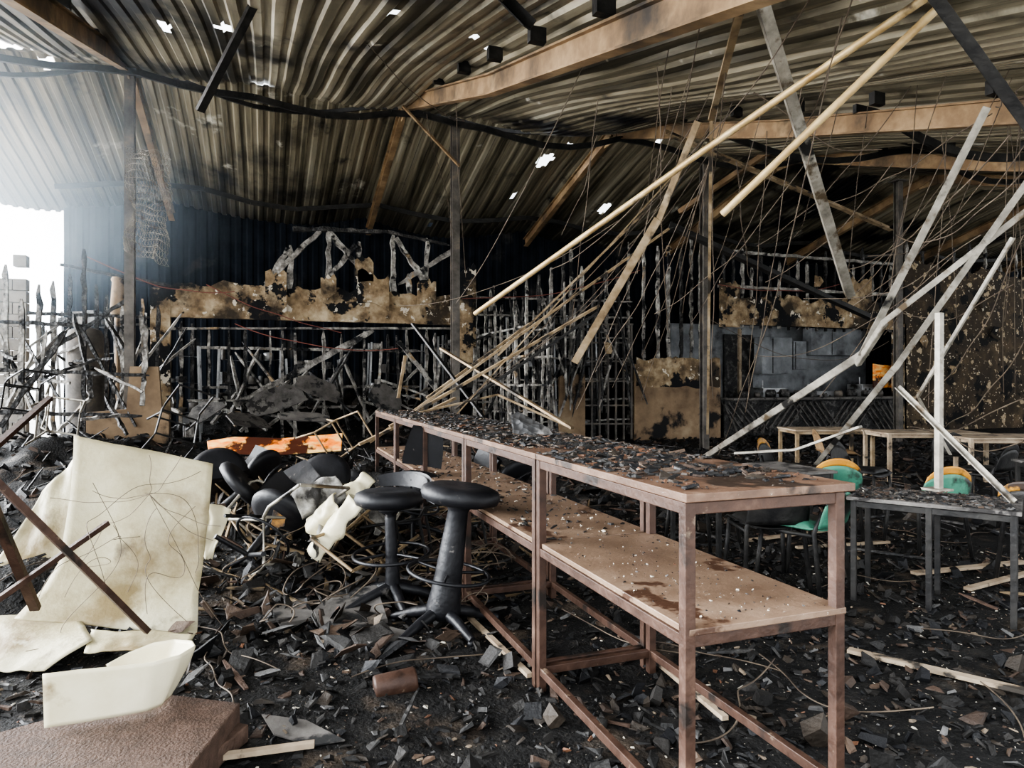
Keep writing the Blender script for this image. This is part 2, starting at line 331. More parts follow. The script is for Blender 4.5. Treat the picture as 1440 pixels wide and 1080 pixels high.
single('roof_brace',lambda b:(b.angle(q(785,62,9),q(832,135,9.5),.07,.01)),['dark'])
single('roof_brace',lambda b:(b.angle(q(935,190,11),q(1250,325,13.5),.10,.012)),['tan'])
single('roof_brace',lambda b:(b.angle(q(1060,150,10),q(1440,245,12),.10,.012)),['dark'])
single('roof_brace',lambda b:(b.angle(q(940,322,11.5),q(1225,452,13.5),.14,.012)),['dark'])
single('roof_brace',lambda b:(b.angle(q(565,150,11.8),q(645,235,12.2),.05,.012),b.angle(q(1110,195,13.5),q(955,300,15.5),.1,.012)),['rust'])
single('fallen_tie_rods',lambda b:[b.beam(q(*a),q(*c),w,w*.5,mi) for a,c,w,mi in [
 ((940,322,9),(520,622,8.2),.06,0),((842,430,8.6),(548,600,7.5),.06,0),((960,232,8),(640,585,8),.03,0),((1000,180,8.6),(830,470,8.4),.025,1),
 ((620,490,9),(805,602,7.2),.05,0),((745,455,9.5),(600,560,9),.06,0),((590,580,7.3),(700,555,8),.035,0),((505,625,8),(640,560,8.6),.06,0),((905,300,9),(700,500,9),.05,0),((840,440,9),(640,575,8),.05,1),((700,555,8.5),(800,600,8.3),.05,0),((570,500,9),(560,560,9),.04,0),((580,455,9.6),(690,600,8.6),.05,1)]],['tan','dark'])
HC=[sagw(q(1005,170,8),q(640,575,7.2),.25),sagw(q(1003,165,8),q(885,345,9),.05),sagw(q(940,70,6),q(905,330,9),.1),sagw(q(1140,-5,4),q(900,300,9),.1),
 sagw(q(1395,160,5),q(1150,290,8),.1),sagw(q(1290,120,7),q(1240,470,7),.3),sagw(q(1440,330,5),q(1300,560,6.5),.15),sagw(q(1000,170,8.2),q(1003,560,9),.02),sagw(q(1185,20,4.5),q(1010,640,9),.4),
 sagw(q(1060,130,5.6),q(1240,210,6),.15),sagw(q(1420,190,4.6),q(1180,380,7),.2),sagw(q(1440,560,5),q(1280,600,8),.15),sagw(q(840,190,8),q(790,330,9),.15),sagw(q(480,20,7),q(640,170,9),.1),
 sagw(q(985,60,6),q(870,360,9),.15),sagw(q(1030,40,5),q(990,330,9),.1),sagw(q(995,200,8),q(740,500,9),.2),sagw(q(1000,210,8),q(700,530,8.5),.35),sagw(q(1010,150,7),q(960,440,9),.1),sagw(q(1440,205,5),q(1200,430,7),.1),sagw(q(1440,240,4.8),q(1260,330,6),.2),
 sagw(q(1400,150,5),q(1440,120,5),.0),sagw(q(1380,330,6),q(1130,420,8),.25),sagw(q(1340,360,7),q(1060,500,9),.3),sagw(q(1440,480,5.5),q(1330,600,7),.1),sagw(q(1425,400,6),q(1270,440,8),.2),sagw(q(1440,620,5),q(1290,570,7),.2),
 sagw(q(600,160,10),q(640,330,12),.1),sagw(q(640,120,10),q(655,390,12),.1),sagw(q(990,-5,5),q(940,260,8),.2),sagw(q(1200,-5,3.9),q(1110,200,6),.15),sagw(q(1000,450,9),q(1250,480,11),.4),sagw(q(870,310,9),q(560,430,12),.3)]
for s in range(34):
    a=random.uniform(820,1440); HC.append(sagw(q(a,random.uniform(60,260),random.uniform(6,8)),q(a+random.uniform(-220,40),random.uniform(330,600),random.uniform(8,10)),random.uniform(.0,.3),7,.03))
wires('hanging_cables',HC,.0048,'wire')
wires('red_cables',[sagw(q(330,455,13.5),q(560,490,14),.2),sagw(q(290,400,13),q(480,468,14),.1),sagw(q(120,360,12),q(330,410,13),.25),sagw(q(1010,400,14.5),q(1180,400,16),.15),sagw(q(650,420,13),q(900,380,15),.2)],.010,'red')
# wire netting
b=MB()
def netf(u,v):
    p=q(176,205,9.9).lerp(q(240,215,9.9),u); e=q(188,350,9.7).lerp(q(238,375,9.9),u)
    r_=p.lerp(e,v); r_+=Vector((.10*nz(u*3,v*4,1),.25*nz(u*2,v*3,5),.06*nz(u*5,v*3,2)))+R*(-.25*v*(1-u)*abs(math.sin(v*5))*.6); return r_
n1,n2=16,34; vs=[netf((i+(.5 if j%2 else 0))/n1,j/n2) for j in range(n2+1) for i in range(n1+1)]; fs=[]
for j in range(0,n2):
    for i in range(n1):
        a=j*(n1+1)+i
        if j%2==0: fs+= [[a,a+1,a+n1+1]]
        else: fs+=[[a,a+n1+2,a+n1+1]]
b.add(vs,fs); o=b.obj('wire_netting',['galv']); w=o.modifiers.new('w','WIREFRAME'); w.thickness=.007

# ---------------------------------------------------------------- partition wall (burnt timber frame)
def prect(b,px1,py1,px2,py2,Y=YP,th=.1,mi=0,step=0):
    a=PY(px1,py1,Y); c=PY(px2,py2,Y); a2=PY(px1,py2,Y)
    z0=(c.z+a2.z)/2; b.box(((a.x+c.x)/2,Y,(a.z+z0)/2),(abs(c.x-a.x),th,abs(a.z-z0)),mi)
def ragged(b,px1,py1,px2,py2,Y,amp=.12,th=.06,mi=0,n=24,bottom=False,abs_z0=None):
    a=PY(px1,py1,Y); c=PY(px2,py2,Y); zt=(PY(px1,py1,Y).z+PY(px2,py1,Y).z)/2; zb=(PY(px1,py2,Y).z+PY(px2,py2,Y).z)/2
    if abs_z0 is not None: zb=abs_z0
    vs=[];fs=[]
    for i in range(n+1):
        x=a.x+(c.x-a.x)*i/n; t=zt+amp*nz(x*2.3,Y,3)-amp*.5*random.random(); bb=zb+(amp*nz(x*2.1,Y,9) if bottom else 0)
        vs+=[Vector((x,Y-th/2,bb)),Vector((x,Y-th/2,t)),Vector((x,Y+th/2,t)),Vector((x,Y+th/2,bb))]
    for i in range(n):
        o=i*4
        for k in range(4): k2=(k+1)%4; fs.append([o+k,o+k2,o+4+k2,o+4+k])
    fs+=[[0,3,2,1][::-1],[n*4,n*4+1,n*4+2,n*4+3]]; b.add(vs,fs,mi)
def stud(b,px,pyt,Y,zb=0,w=.09,mi=0,lean=0):
    p=PY(px,pyt,Y); b.beam(Vector((p.x,Y,zb)),Vector((p.x+lean,Y,p.z)),w,w,mi,seg=max(4,int((p.z-zb)/.16)),jit=.45)
b=MB(); ragged(b,232,404,642,452,YP,.14,.14,bottom=False,n=50)
prect(b,212,405,240,640,th=.16)
HD=b.obj('wall_partition_header',['peel'],origin=(0,0,0))
b=MB(); b.beam(PY(205,462,YP),PY(645,462,YP),.12,.05,0,seg=30,jit=.3)
for px,t in [(462,322),(408,345),(600,335),(553,330),(505,340),(640,345),(575,385)]:
    zb=PY(px,420,YP).z; stud(b,px,t,YP,zb,.13)
for a,c in [((450,325),(372,398)),((462,325),(520,395)),((500,345),(455,400)),((556,335),(602,402)),((405,350),(365,420)),((640,350),(560,400))]:
    b.beam(PY(*a,YP),PY(*c,YP),.15,.12,0,seg=8,jit=.35)
b.beam(PY(412,322,YP),PY(545,326,YP),.14,.10,1,seg=10,jit=.3); b.beam(PY(545,326,YP),PY(632,345,YP),.08,.07,1,seg=8,jit=.3)
b.obj('charred_roof_truss',['ashen','char'])
b=MB()
for px,py,w,h in [(388,388,30,60),(525,392,44,50),(655,395,28,120),(600,395,26,40),(462,395,22,24),(512,370,26,40)]:
    ragged(b,px-w/2,py-h*.2,px+w/2,py+h*.8,YP-.12,.22,.04,n=8,bottom=True)
prect(b,636,400,664,510,YP-.2,.1)
b.obj('peeled_render',['peel'],parent=HD)
# studs behind openings
b=MB()
for px,t in [(255,452),(270,455),(294,462),(322,458),(345,462),(380,465),(397,460),(415,468),(432,520),(455,465),(480,470),(512,466),(545,470),(572,460),(600,462),(612,468),(628,470)]: stud(b,px,t,YP+random.choice([.1,.6,1.2]),0,random.uniform(.06,.09),mi=random.choice([0,0,1]))
for z in (.9,1.35,2.2): b.beam(Vector((-1.3,YP+1.2,z)),Vector((3.5,YP+1.2,z)),.07,.07,0,seg=40,jit=.3)
for z in (1.1,): b.beam(Vector((-1.4,YP+.0,z)),Vector((1.4,YP+.0,z)),.06,.05,0,seg=20,jit=.3)
b.beam(PY(330,570,15.0),PY(525,465,15.0),.22,.14,0,seg=20,jit=.2); b.beam(PY(560,480,15.0),PY(640,580,15.0),.14,.1,0,seg=12,jit=.3)
for k in range(40):
    a=random.uniform(240,640); e=a+random.uniform(-90,90); b.beam(PY(a,random.uniform(560,610),YP+.3),PY(e,random.uniform(470,580),YP+.9),.07,.06,random.choice([0,1,0]),seg=10,jit=.35)
b.obj('charred_stud_wall',['ashen','char'])
def shelving(x,y,w,d,h,n,fill=.6):
    b=MB(); ln=random.uniform(-.15,.15)
    for sx in(0,w):
        for sy in(0,d): b.beam(Vector((x+sx,y+sy,0)),Vector((x+sx+ln,y+sy,h)),.04,.04,0)
    for i in range(n):
        z=h*(i+.6)/n; o=ln*z/h; sg=random.uniform(-.12,.05)
        b.slab([Vector((x+o,y,z)),Vector((x+w/2+o,y,z+sg)),Vector((x+w+o,y,z)),Vector((x+w+o,y+d,z)),Vector((x+w/2+o,y+d,z+sg)),Vector((x+o,y+d,z))],.025,0)
        xx=x+.05
        while xx<x+w-.15:
            bw=random.uniform(.06,.22); bh=random.uniform(.06,.28)
            if random.random()<fill:
                if random.random()<.35: b.lathe([(0,0),(bw*.5,0),(bw*.5,bh*.9),(bw*.3,bh),(0,bh)],Matrix.Translation((xx+bw/2+o,y+d*.4,z+sg*.6+.01)),10,random.choice([0,1,2]))
                else: b.box((xx+bw/2+o,y+d*.45,z+sg*.6+bh/2+.01),(bw,d*.6,bh),random.choice([0,1,1,2,3]),rz=random.uniform(-.3,.3))
            xx+=bw+.03
    b.obj('burnt_shelving',['steel','char','grey','ashen'])
for x,y,w,h,n in [(-1.0,16.4,1.3,2.2,4),(.6,16.5,1.2,2.0,4),(2.3,16.2,1.3,2.4,5),(5.9,15.9,1.1,3.1,6),(7.1,16.1,1.2,3.2,6),(4.1,16.2,.9,2.6,5)]: shelving(x,y,w,.45,h,n)
b=MB()
for px,t in [(668,400),(690,408),(706,430),(724,400),(741,395),(757,390),(775,380),(792,352),(803,345),(818,380),(835,398),(852,375),(868,360),(884,345),(905,350),(925,340),(940,352),(958,350),(972,330),(985,350)]:
    stud(b,px,t+random.uniform(-6,6),YP+random.choice([0,.1,.9,1.7]),0,.09,mi=random.choice([0,0,1]))
for z in (.5,1.0,1.5,2.0,2.5,3.0,3.4):
    b.beam(Vector((4.6,YP+.1,z)),Vector((8.6,YP+.1,z+.05)),.06,.05,0,seg=34,jit=.35)
    b.beam(Vector((4.3,YP+1.6,z-.2)),Vector((8.9,YP+1.6,z-.1)),.06,.05,1,seg=34,jit=.35)
for k in range(9):
    y=13.0+k*.45; b.beam(Vector((5.0,y,0)),Vector((5.0+random.uniform(-.05,.05),y,2.5+.9*random.random())),.08,.08,0,seg=18,jit=.4)
    b.beam(Vector((5.6,y+.1,0)),Vector((5.6+random.uniform(-.05,.05),y+.1,2.5+.9*random.random())),.06,.06,0,seg=18,jit=.4)
for z in(.8,1.4,2.0,2.6):
    b.beam(Vector((5.0,13,z)),Vector((5.0,16.8,z)),.06,.05,0,seg=22,jit=.35); b.beam(Vector((5.6,13,z)),Vector((5.6,16.8,z)),.06,.05,0,seg=22,jit=.35)
for k in range(30):
    a=random.uniform(680,880); b.beam(PY(a,random.uniform(380,500),YP-.1),PY(a+random.uniform(-70,70),random.uniform(440,600),YP-.2),.05,.05,random.choice([0,1]),seg=10,jit=.35)
b.obj('charred_stud_wall',['ashen','char'])
b=MB()
for px in list(range(1018,1262,13)): stud(b,px,random.uniform(345,378),YP+random.choice([.08,.5]),2.9,.08,mi=random.choice([0,1]))
b.beam(PY(1010,352,YP),PY(1262,372,YP),.10,.09,0,seg=30,jit=.35); b.beam(PY(1010,402,YP),PY(1262,415,YP),.10,.09,0,seg=30,jit=.35)
for px in range(1275,1440,22): stud(b,px,random.uniform(335,375),YP+.15,0,.09,mi=random.choice([0,1]))
b.obj('charred_stud_wall',['ashen','char'])
b=MB(); ragged(b,892,512,1012,614,YP-.05,.05,.08,abs_z0=0); ragged(b,786,520,822,614,YP-.05,.25,.08,abs_z0=0,n=10); b.obj('wall_partition_panel',['brown'])
b=MB(); ragged(b,895,502,1012,545,YP-.10,.12,.03,bottom=True); ragged(b,1015,418,1262,460,YP-.06,.25,.08,n=40); ragged(b,1190,385,1225,460,YP-.12,.3,.04,n=10)
ragged(b,1012,395,1040,460,YP-.12,.3,.05,n=8); ragged(b,1256,455,1272,600,YP,.05,.12,n=3,abs_z0=0); LT=b.obj('wall_partition_lintel',['peel'],origin=(0,0,0))
b=MB(); ragged(b,1270,378,1475,600,YP,.3,.12,n=50,abs_z0=0); b.obj('wall_partition_right',['peel2'])
b=MB()
for px,py,s in [(1030,430,.35),(1022,405,.2),(1200,430,.4),(1150,395,.2),(1385,430,.3),(1400,470,.25),(1090,440,.22),(1300,480,.2),(1340,520,.18),(855,490,.18),(940,350,.15)]:
    c=PY(px,py,YP-.18); pts=[]
    for k in range(6):
        t=k/6*6.283; rr=s*random.uniform(.5,1.1); pts.append(c+Vector((rr*math.cos(t),random.uniform(-.05,.05),rr*math.sin(t))))
    b.slab(pts,.02)
b.obj('plaster_flaps',['peel'],parent=LT)
# serving hatch and kitchen behind it
b=MB(); a=PY(1015,560,YP); c=PY(1262,560,YP)
b.box(((a.x+c.x)/2,YP-.12,1.02),(c.x-a.x-.12,.6,.06),1)
b.box(((a.x+c.x)/2,YP,.5),(c.x-a.x-.12,.06,.96),0)
n=30
for i in range(n):
    x=a.x+(c.x-a.x)*(i+.5)/n; dirn=1 if (i//6)%2 else -1
    xx=min(max(x-.35*dirn,a.x),c.x); b.beam(Vector((xx,YP-.06,.12)),Vector((min(max(x+.35*dirn,a.x),c.x),YP-.06,.92)),.05,.03,2)
b.obj('serving_counter',['char','dtop','dtop'])
b=MB(); b.box(((a.x+c.x)/2,YP+1.6,1.8),(c.x-a.x+1,.06,2.6)); b.obj('kitchen_back_panel',['hatch'])
b=MB()
for px1,py1,px2,py2,Yk in [(1066,474,1108,526,YP+1.0),(1110,480,1128,520,YP+1.0),(1135,462,1205,500,YP+.9)]:
    prect(b,px1,py1,px2,py2,Yk,.35)
    aa=PY(px1,py1,Yk-.19);cc=PY(px2,py2,Yk-.19); b.box(((aa.x+cc.x)/2,Yk-.185,(aa.z+cc.z)/2),(.02,.02,abs(aa.z-cc.z)*.96),1)
b.obj('kitchen_wall_cabinets',['hatch','char'],bevel=.01)
b=MB(); b.beam(PY(1040,462,YP+1.0),PY(1040,560,YP+1.0),.08,.08,0); prect(b,1018,470,1058,560,YP+1.5,.06,1); b.obj('door_1',['pale','char'])
def appliance(px,w,h,Y,d=.55):
    p=PY(px,550,Y); b=MB(); b.box((p.x,Y+d/2,h/2+.04),(w,d,h),0); b.box((p.x,Y-.005,h*.45),(w*.84,.02,h*.5),1); b.tube([Vector((p.x-w*.35,Y-.05,h*.78)),Vector((p.x+w*.35,Y-.05,h*.78))],.015,8,0)
    for k in range(4): b.lathe([(0,0),(.03,0),(.025,.03),(0,.03)],Matrix.Translation((p.x-w*.33+k*w*.22,Y-.01,h*.92))@Matrix.Rotation(math.pi/2,4,'X'),10,1)
    b.tube([Vector((p.x-w*.3,Y+d*.4,h+.04)),Vector((p.x-w*.3,Y+d*.4,h+.25))],.02,8,0)
    b.obj('kitchen_range',['steel','char'],bevel=.008)
appliance(1090,.8,1.25,YP+.55); appliance(1155,.9,1.15,YP+.5); appliance(1225,.7,1.35,YP+.55)
b=MB()
for k in range(12):
    px=1025+k*19; p=PY(px,552,YP+.1); s=random.uniform(.06,.14); b.lathe([(0,0),(s,0),(s*1.1,s),(s*.8,s*1.6),(0,s*1.6)],Matrix.Translation((p.x,YP+.05,1.05)),10,random.choice([0,1]))
b.obj('burnt_cookware',['col','char'])
b=MB(); ragged(b,1228,512,1258,545,YP+.3,.05,.04,n=5); b.obj('orange_reflection_patch',['orange'])  # orange piece standing in for a reflection in the hatch window
b=MB()
for px in (820,832,843,855,866,877,888): pp=PY(px,455,YP-.02); b.beam(Vector((pp.x,YP-.02,.05)),pp,.045,.04)
for py in (456,482,508,536,570,596): b.beam(PY(818,py,YP-.02),PY(890,py,YP-.02),.045,.04)
b.obj('window_1',['col'])

# ---------------------------------------------------------------- left cluster
b=MB()
for px,t,Y in [(8,372,12.6),(30,420,11.5),(55,400,13),(75,395,14),(98,385,14.5),(118,350,13),(135,400,14),(150,415,14),(172,430,13),(200,420,13.5),(205,440,12.6),(222,430,14)]:
    stud(b,px,t,Y,0,.08,mi=random.choice([0,1,1]))
for a,c,Y in [((0,520),(210,528),11.5),((0,452),(120,458),12.5),((0,580),(200,585),11.5),((40,440),(210,446),13.5),((60,500),(180,420),13),((0,600),(90,470),11),((85,372),(240,402),14)]:
    b.beam(PY(*a,Y),PY(*c,Y),.07,.07,1,seg=16,jit=.35)
for k in range(46):
    Y=random.uniform(10.5,14.5); a=random.uniform(-20,215); b.beam(PY(a,random.uniform(480,620),Y),PY(a+random.uniform(-90,90),random.uniform(430,590),Y+.3),random.uniform(.03,.09),.05,random.choice([0,1]),seg=8,jit=.4)
b.obj('charred_stud_wall',['ashen','char'])
shelving(-3.7,15.6,1.5,.5,2.9,5,.7); shelving(-2.0,15.2,.8,.45,2.2,4,.8)
b=MB()
pA=PY(122,600,12.2);pB=PY(238,600,12.2); zt=1.72
b.slab([Vector((pA.x,12.15,0)),Vector((pA.x,12.15,1.0)),Vector((pA.x+.55,12.15,1.05)),Vector((pA.x+.6,12.15,zt)),Vector((pA.x+1.0,12.15,zt)),Vector((pA.x+1.05,12.15,1.0)),Vector((pB.x,12.15,.95)),Vector((pB.x,12.15,0))],.14)
b.obj('low_wall',['brown'])
def tank(name,px,Y,r,z0,z1,mt):
    p=PY(px,500,Y); b=MB(); b.lathe([(.0,z0),(r,z0),(r,z0+.05),(r*1.02,z0+.1),(r,z0+.15),(r,z1-.1),(r*.85,z1),(r*.3,z1+.06),(0,z1+.06)],Matrix.Translation((p.x,Y,0)),24); b.tube([Vector((p.x,Y,z1)),Vector((p.x,Y,z1+.3))],.03); b.obj(name,[mt])
tank('water_heater',120,13.4,.28,0,2.35,'col')
p=PY(168,420,14.2); b=MB(); b.lathe([(.13,2.7),(.16,2.75),(.12,3.3),(.14,3.34),(.11,3.4),(0,3.4)],Matrix.Translation((p.x,14.2,0)),16); b.tube([Vector((p.x,14.2,0)),Vector((p.x,14.2,2.75))],.08); b.obj('flue_pipe',['brown'])

# ---------------------------------------------------------------- workbenches
BX,BY,BW,BL=1.225,1.79,.68,1.25
def bench(k):
    x,y=BX,BY+k*BL; b=MB(); e=.004; y0=y+e; y1=y+BL-e
    b.box((x+BW/2,(y0+y1)/2,1.135),(BW,y1-y0,.028),0)
    b.box((x+BW/2-.01,(y0+y1)/2,.715),(BW-.05,y1-y0-.01,.022),2)
    lx=[x+.02,x+BW-.06]; ly=[y0+.025,y1-.025]; w=.038
    for a in lx:
        for c in ly: b.box((a,c,.56),(w,w,1.12),1)
        for z in (1.10,.685,.12): b.box((a,(y0+y1)/2,z),(w*.8,y1-y0-.06,w),1)
    for c in ly:
        for z in (1.10,.685,.12): b.box(((lx[0]+lx[1])/2,c,z),(lx[1]-lx[0]-.03,w*.8,w),1)
    b.obj('workbench',['bench','bframe','shelf'],bevel=.003)
for k in range(5): bench(k)

# ---------------------------------------------------------------- chips
PAL=np.array([(.006,.006,.007),(.012,.011,.010),(.02,.018,.016),(.034,.026,.019),(.055,.036,.026),(.095,.064,.045),(.20,.155,.11),(.10,.097,.094),(.55,.50,.41),(.14,.065,.035)])
def chips(name,pts,sizes,pw,flat=.5,thick=.12,tiltv=.35,lim=.05):
    n=len(pts); P=np.array(pts); S=np.array(sizes)
    pw=np.array(pw,float); pw/=pw.sum(); ci=rng.choice(len(PAL),n,p=pw); ci[(ci==8)&(S>.03)]=1; ci[((ci==6)|(ci==9))&(S>lim)]=2; ci[(ci==5)&(S>lim*1.6)]=4; ci[(ci==7)&(S>lim*1.6)]=1
    corners=np.array([(-1,-1),(1,-1),(1,1),(-1,1)],float)
    asp=rng.uniform(.15,1,n); c=corners[None]*np.stack([np.ones(n),asp],1)[:,None,:]
    c=c*(1+rng.uniform(-.9,.45,(n,4,2))); c*=S[:,None,None]/2
    th=S*rng.uniform(.4,1.2,n)*thick+.002
    v=np.zeros((n,8,3)); v[:,:4,:2]=c; v[:,4:,:2]=c*rng.uniform(.6,1,(n,4,1)); v[:,:4,2]=-th[:,None]/2; v[:,4:,2]=th[:,None]/2*rng.uniform(.1,1.9,(n,4))
    az=rng.uniform(0,6.283,n); tx=rng.normal(0,tiltv,n); ty=rng.normal(0,tiltv,n)
    def rot(v,a,i,j):
        ca,sa=np.cos(a)[:,None],np.sin(a)[:,None]; vi=v[:,:,i]*ca-v[:,:,j]*sa; vj=v[:,:,i]*sa+v[:,:,j]*ca; v[:,:,i]=vi; v[:,:,j]=vj
    rot(v,tx,1,2); rot(v,ty,0,2); rot(v,az,0,1)
    lo=v[:,:,2].min(1); v[:,:,2]-=lo[:,None]*.8
    v+=P[:,None,:]; V=v.reshape(-1,3)
    fq=np.array([[3,2,1,0],[4,5,6,7],[0,1,5,4],[1,2,6,5],[2,3,7,6],[3,0,4,7]]); Fc=(fq[None]+np.arange(n)[:,None,None]*8).reshape(-1,4)
    me=bpy.data.meshes.new(name); me.from_pydata(V.tolist(),[],Fc.tolist()); me.materials.append(M['chip'])
    at=me.attributes.new('tint','FLOAT_COLOR','POINT'); col=np.ones((n,8,4)); col[:,:,:3]=(PAL[ci]*rng.uniform(.7,1.3,(n,1)))[:,None,:]
    at.data.foreach_set('color',col.reshape(-1)); me.update(); o=bpy.data.objects.new(name,me); bpy.context.collection.objects.link(o); return o
W0=[22,19,14,11,9,7,6,5,14,2]
pts=[];sz=[]
for i in range(44000):
    x=random.uniform(-3.2,6.0); y=.9+5.6*random.random()**1.2
    pts.append((x,y,G(x,y)-.003)); s=random.random(); sz.append(.005+.08*s**5)
RUB=chips('floor_rubble',pts,sz,W0,thick=.15)
pts=[];sz=[]
for i in range(1500):
    x=random.uniform(-3.2,8.0); y=random.uniform(1.4,9)
    pts.append((x,y,G(x,y)-.012)); sz.append(random.uniform(.03,.12))
o=chips('charred_chunks',pts,sz,[30,26,16,8,4,1,0,1,0,0],thick=.55,tiltv=.6); o.parent=RUB
pts=[];sz=[]
for i in range(20000):
    x=random.uniform(-4,17); y=random.uniform(5.5,16.5); pts.append((x,y,G(x,y)-.01)); s=random.random(); sz.append(.02+.17*s**3.6)
o=chips('far_rubble',pts,sz,[22,19,14,11,7,5,4,6,10,1],thick=.22,lim=.08); o.parent=RUB
pts=[];sz=[]
for i in range(480):
    a=q(random.choice([430,470,520,390,600,560,350]),535,random.uniform(3.6,6.0)); x=a.x+random.gauss(0,.3); y=a.y+random.gauss(0,.3)
    pts.append((x,y,G(x,y)+random.uniform(0,.04))); sz.append(random.uniform(.05,.19))
o=chips('panel_shards',pts,sz,[14,14,12,12,11,8,3,6,1,4],thick=.06,tiltv=.55,lim=.12); o.parent=RUB
b=MB()
for i in range(640):
    if i%3: x=random.uniform(-3.5,9); y=random.uniform(2,13)
    else: a=q(random.uniform(290,690),535,random.uniform(4.2,7)); x,y=a.x,a.y
    z=G(x,y)
    l=random.uniform(.10,.7)*(1 if y>4 else .5); a=random.uniform(0,3.14); dz=random.uniform(-.04,.20)*(1.5 if z>.12 else .3)
    if BX-.3<x<BX+BW+.2 and y<8.2: dz=0
    p=Vector((x,y,z+.015)); e=p+Vector((l*math.cos(a),l*math.sin(a),dz)); e.z=max(e.z,G(e.x,e.y)+.01)
    b.beam(p,e,random.uniform(.010,.035),random.uniform(.008,.025),random.choice([0,0,0,0,0,1,1,2]) if i%6 else 2,seg=4,jit=.3)
o=b.obj('charred_timber_scraps',['char','board','tan'],parent=RUB)
pts=[];sz=[]
for i in range(13000):
    y=BY+.05+random.random()**.85*6.1; x=random.uniform(BX+.02,BX+BW-.02)
    if y<2.5 and random.random()<(2.5-y)/.7*.75: continue
    if nz(x,y,0,3)<-.36: continue
    pts.append((x,y,1.149)); s=random.random(); sz.append(.005+.06*s**3)
chips('bench_top_debris',pts,sz,[22,18,14,14,14,7,2,1,3,4.5],tiltv=.15,thick=.12,lim=.06)
pts=[];sz=[]
for i in range(1300):
    y=BY+.03+random.random()*6.0; x=random.uniform(BX+.05,BX+BW-.06)
    pts.append((x,y,.726)); s=random.random(); sz.append(.003+(.010 if y<3 else .04)*s**2)
chips('bench_shelf_debris',pts,sz,[14,10,10,9,6,4,6,6,14,1.5],tiltv=.2)

# ---------------------------------------------------------------- foreground left
def sheet(name,rows,mt,th=.006,n=24,wob=.02,nu=20):
    b=MB()
    def fn(u,v):
        t=v*(len(rows)-1); i=min(int(t),len(rows)-2); t-=i; t2=t
        a=rows[i][0].lerp(rows[i+1][0],t2); c=rows[i][1].lerp(rows[i+1][1],t2); p=a.lerp(c,u)
        p+=F*(wob*nz(u*2.5,v*3,4)*2+.0)+Vector((0,0,wob*.6*nz(u*6,v*2,8))); return p
    b.grid(fn,nu,n*(len(rows)-1)//2); return b.obj(name,[mt],solid=th)
sheet('fallen_plastic_panel',[(q(104,612,4.25),q(300,652,4.45)),(q(98,700,4.18),q(292,735,4.35)),(q(84,790,4.05),q(283,812,4.2)),(q(60,828,3.95),q(280,836,4.12)),(q(20,870,3.8),q(276,893,3.9))],'white',wob=.012)
sheet('fallen_plastic_panel',[(q(60,690,4.7),q(110,640,4.8)),(q(10,770,4.5),q(90,790,4.5)),(q(-60,850,4.2),q(80,835,4.25))],'white')
sheet('fallen_plastic_panel',[(q(285,705,4.7),q(326,716,4.75)),(q(280,775,4.65),q(296,792,4.65))],'tub')
sheet('fallen_plastic_panel',[(PZ(-60,865,.16),PZ(110,868,.14)),(PZ(-60,905,.10),PZ(130,900,.13)),(PZ(-60,940,.05),PZ(60,945,.04))],'white')
sheet('fallen_plastic_panel',[(PZ(128,885,.14),PZ(275,892,.10)),(PZ(118,918,.10),PZ(262,910,.10))],'white')
# scoop-shaped tub
b=MB()
path=[(60,948),(110,942),(165,937),(215,931),(252,921),(274,908),(270,901),(245,899),(215,904),(180,918),(150,934)]
dd=[2.58,2.62,2.66,2.70,2.76,2.86,2.95,3.0,2.98,2.94,2.88]
top=[q(x,y,d) for (x,y),d in zip(path,dd)]
cen=sum(top,Vector())/len(top)
def tubf(u,v):
    t=u*(len(top)-1); i=min(int(t),len(top)-2); p=top[i].lerp(top[i+1],t-i)
    k=min(1,max(0,(u-.1)/.35)); c2=Vector((cen.x-.05,cen.y-.02,p.z)); r_=c2.lerp(p,1-(.02+.36*k)*v**1.3); r_.z=p.z+( .185-p.z)*v; return r_
b.grid(tubf,50,12)
b.obj('curved_plastic_tub',['tub'],solid=.006)
b=MB(); b.slab([PZ(205,972,.17),PZ(338,988,.17),PZ(236,1120,.17),PZ(-130,1065,.17)],.15); b.slab([PZ(300,1010,.10),PZ(350,1018,.10),PZ(300,1060,.10),PZ(262,1050,.10)],.07); b.obj('particle_board_slab',['board'],bevel=.006)
single('fallen_square_bar',lambda b:b.beam(q(-20,662,3.0),q(208,888,3.62),.03,.03),['bframe'])
single('fallen_square_bar',lambda b:b.beam(q(-30,862,3.2),q(152,735,3.75),.026,.026),['bframe'])
single('fallen_square_bar',lambda b:b.beam(q(-20,690,3.1),q(50,856,3.55),.045,.03),['bframe'])
single('fallen_square_bar',lambda b:b.beam(q(-20,640,5.1),q(70,560,6.4),.05,.04),['bframe'])
w=[]
for s in range(9):
    a=q(random.uniform(60,300),random.uniform(640,800),3.95); pts=[a]
    for k in range(6): a=a+Vector((random.uniform(-.22,.22),random.uniform(-.1,.05),random.uniform(-.26,.10))); a.z=max(a.z,.1); pts.append(a)
    w.append(pts)
hub=q(210,695,4.0)
for ex in [(70,700),(130,690),(300,760),(310,740),(150,735),(255,640),(210,640),(330,900)]: w.append(sagw(hub,q(ex[0],ex[1],4.0),.05,5,.02))
wires('tangled_wires',w,.0018,'wire')
w=[]
for s in range(60):
    c=q(random.uniform(310,700),535,random.uniform(4.0,6.2)); g=G(c.x,c.y); r_=random.uniform(.06,.28); pts=[]
    ax=random.uniform(0,6.28)
    for k in range(9):
        t=k/8*random.uniform(4,6); pts.append(Vector((c.x+r_*math.cos(t+ax),c.y+r_*.5*math.sin(t+ax),g+.05+abs(r_*math.sin(t*.7))*.8)))
    w.append(pts)
wires('tangled_wires',w,.0045,'wire')
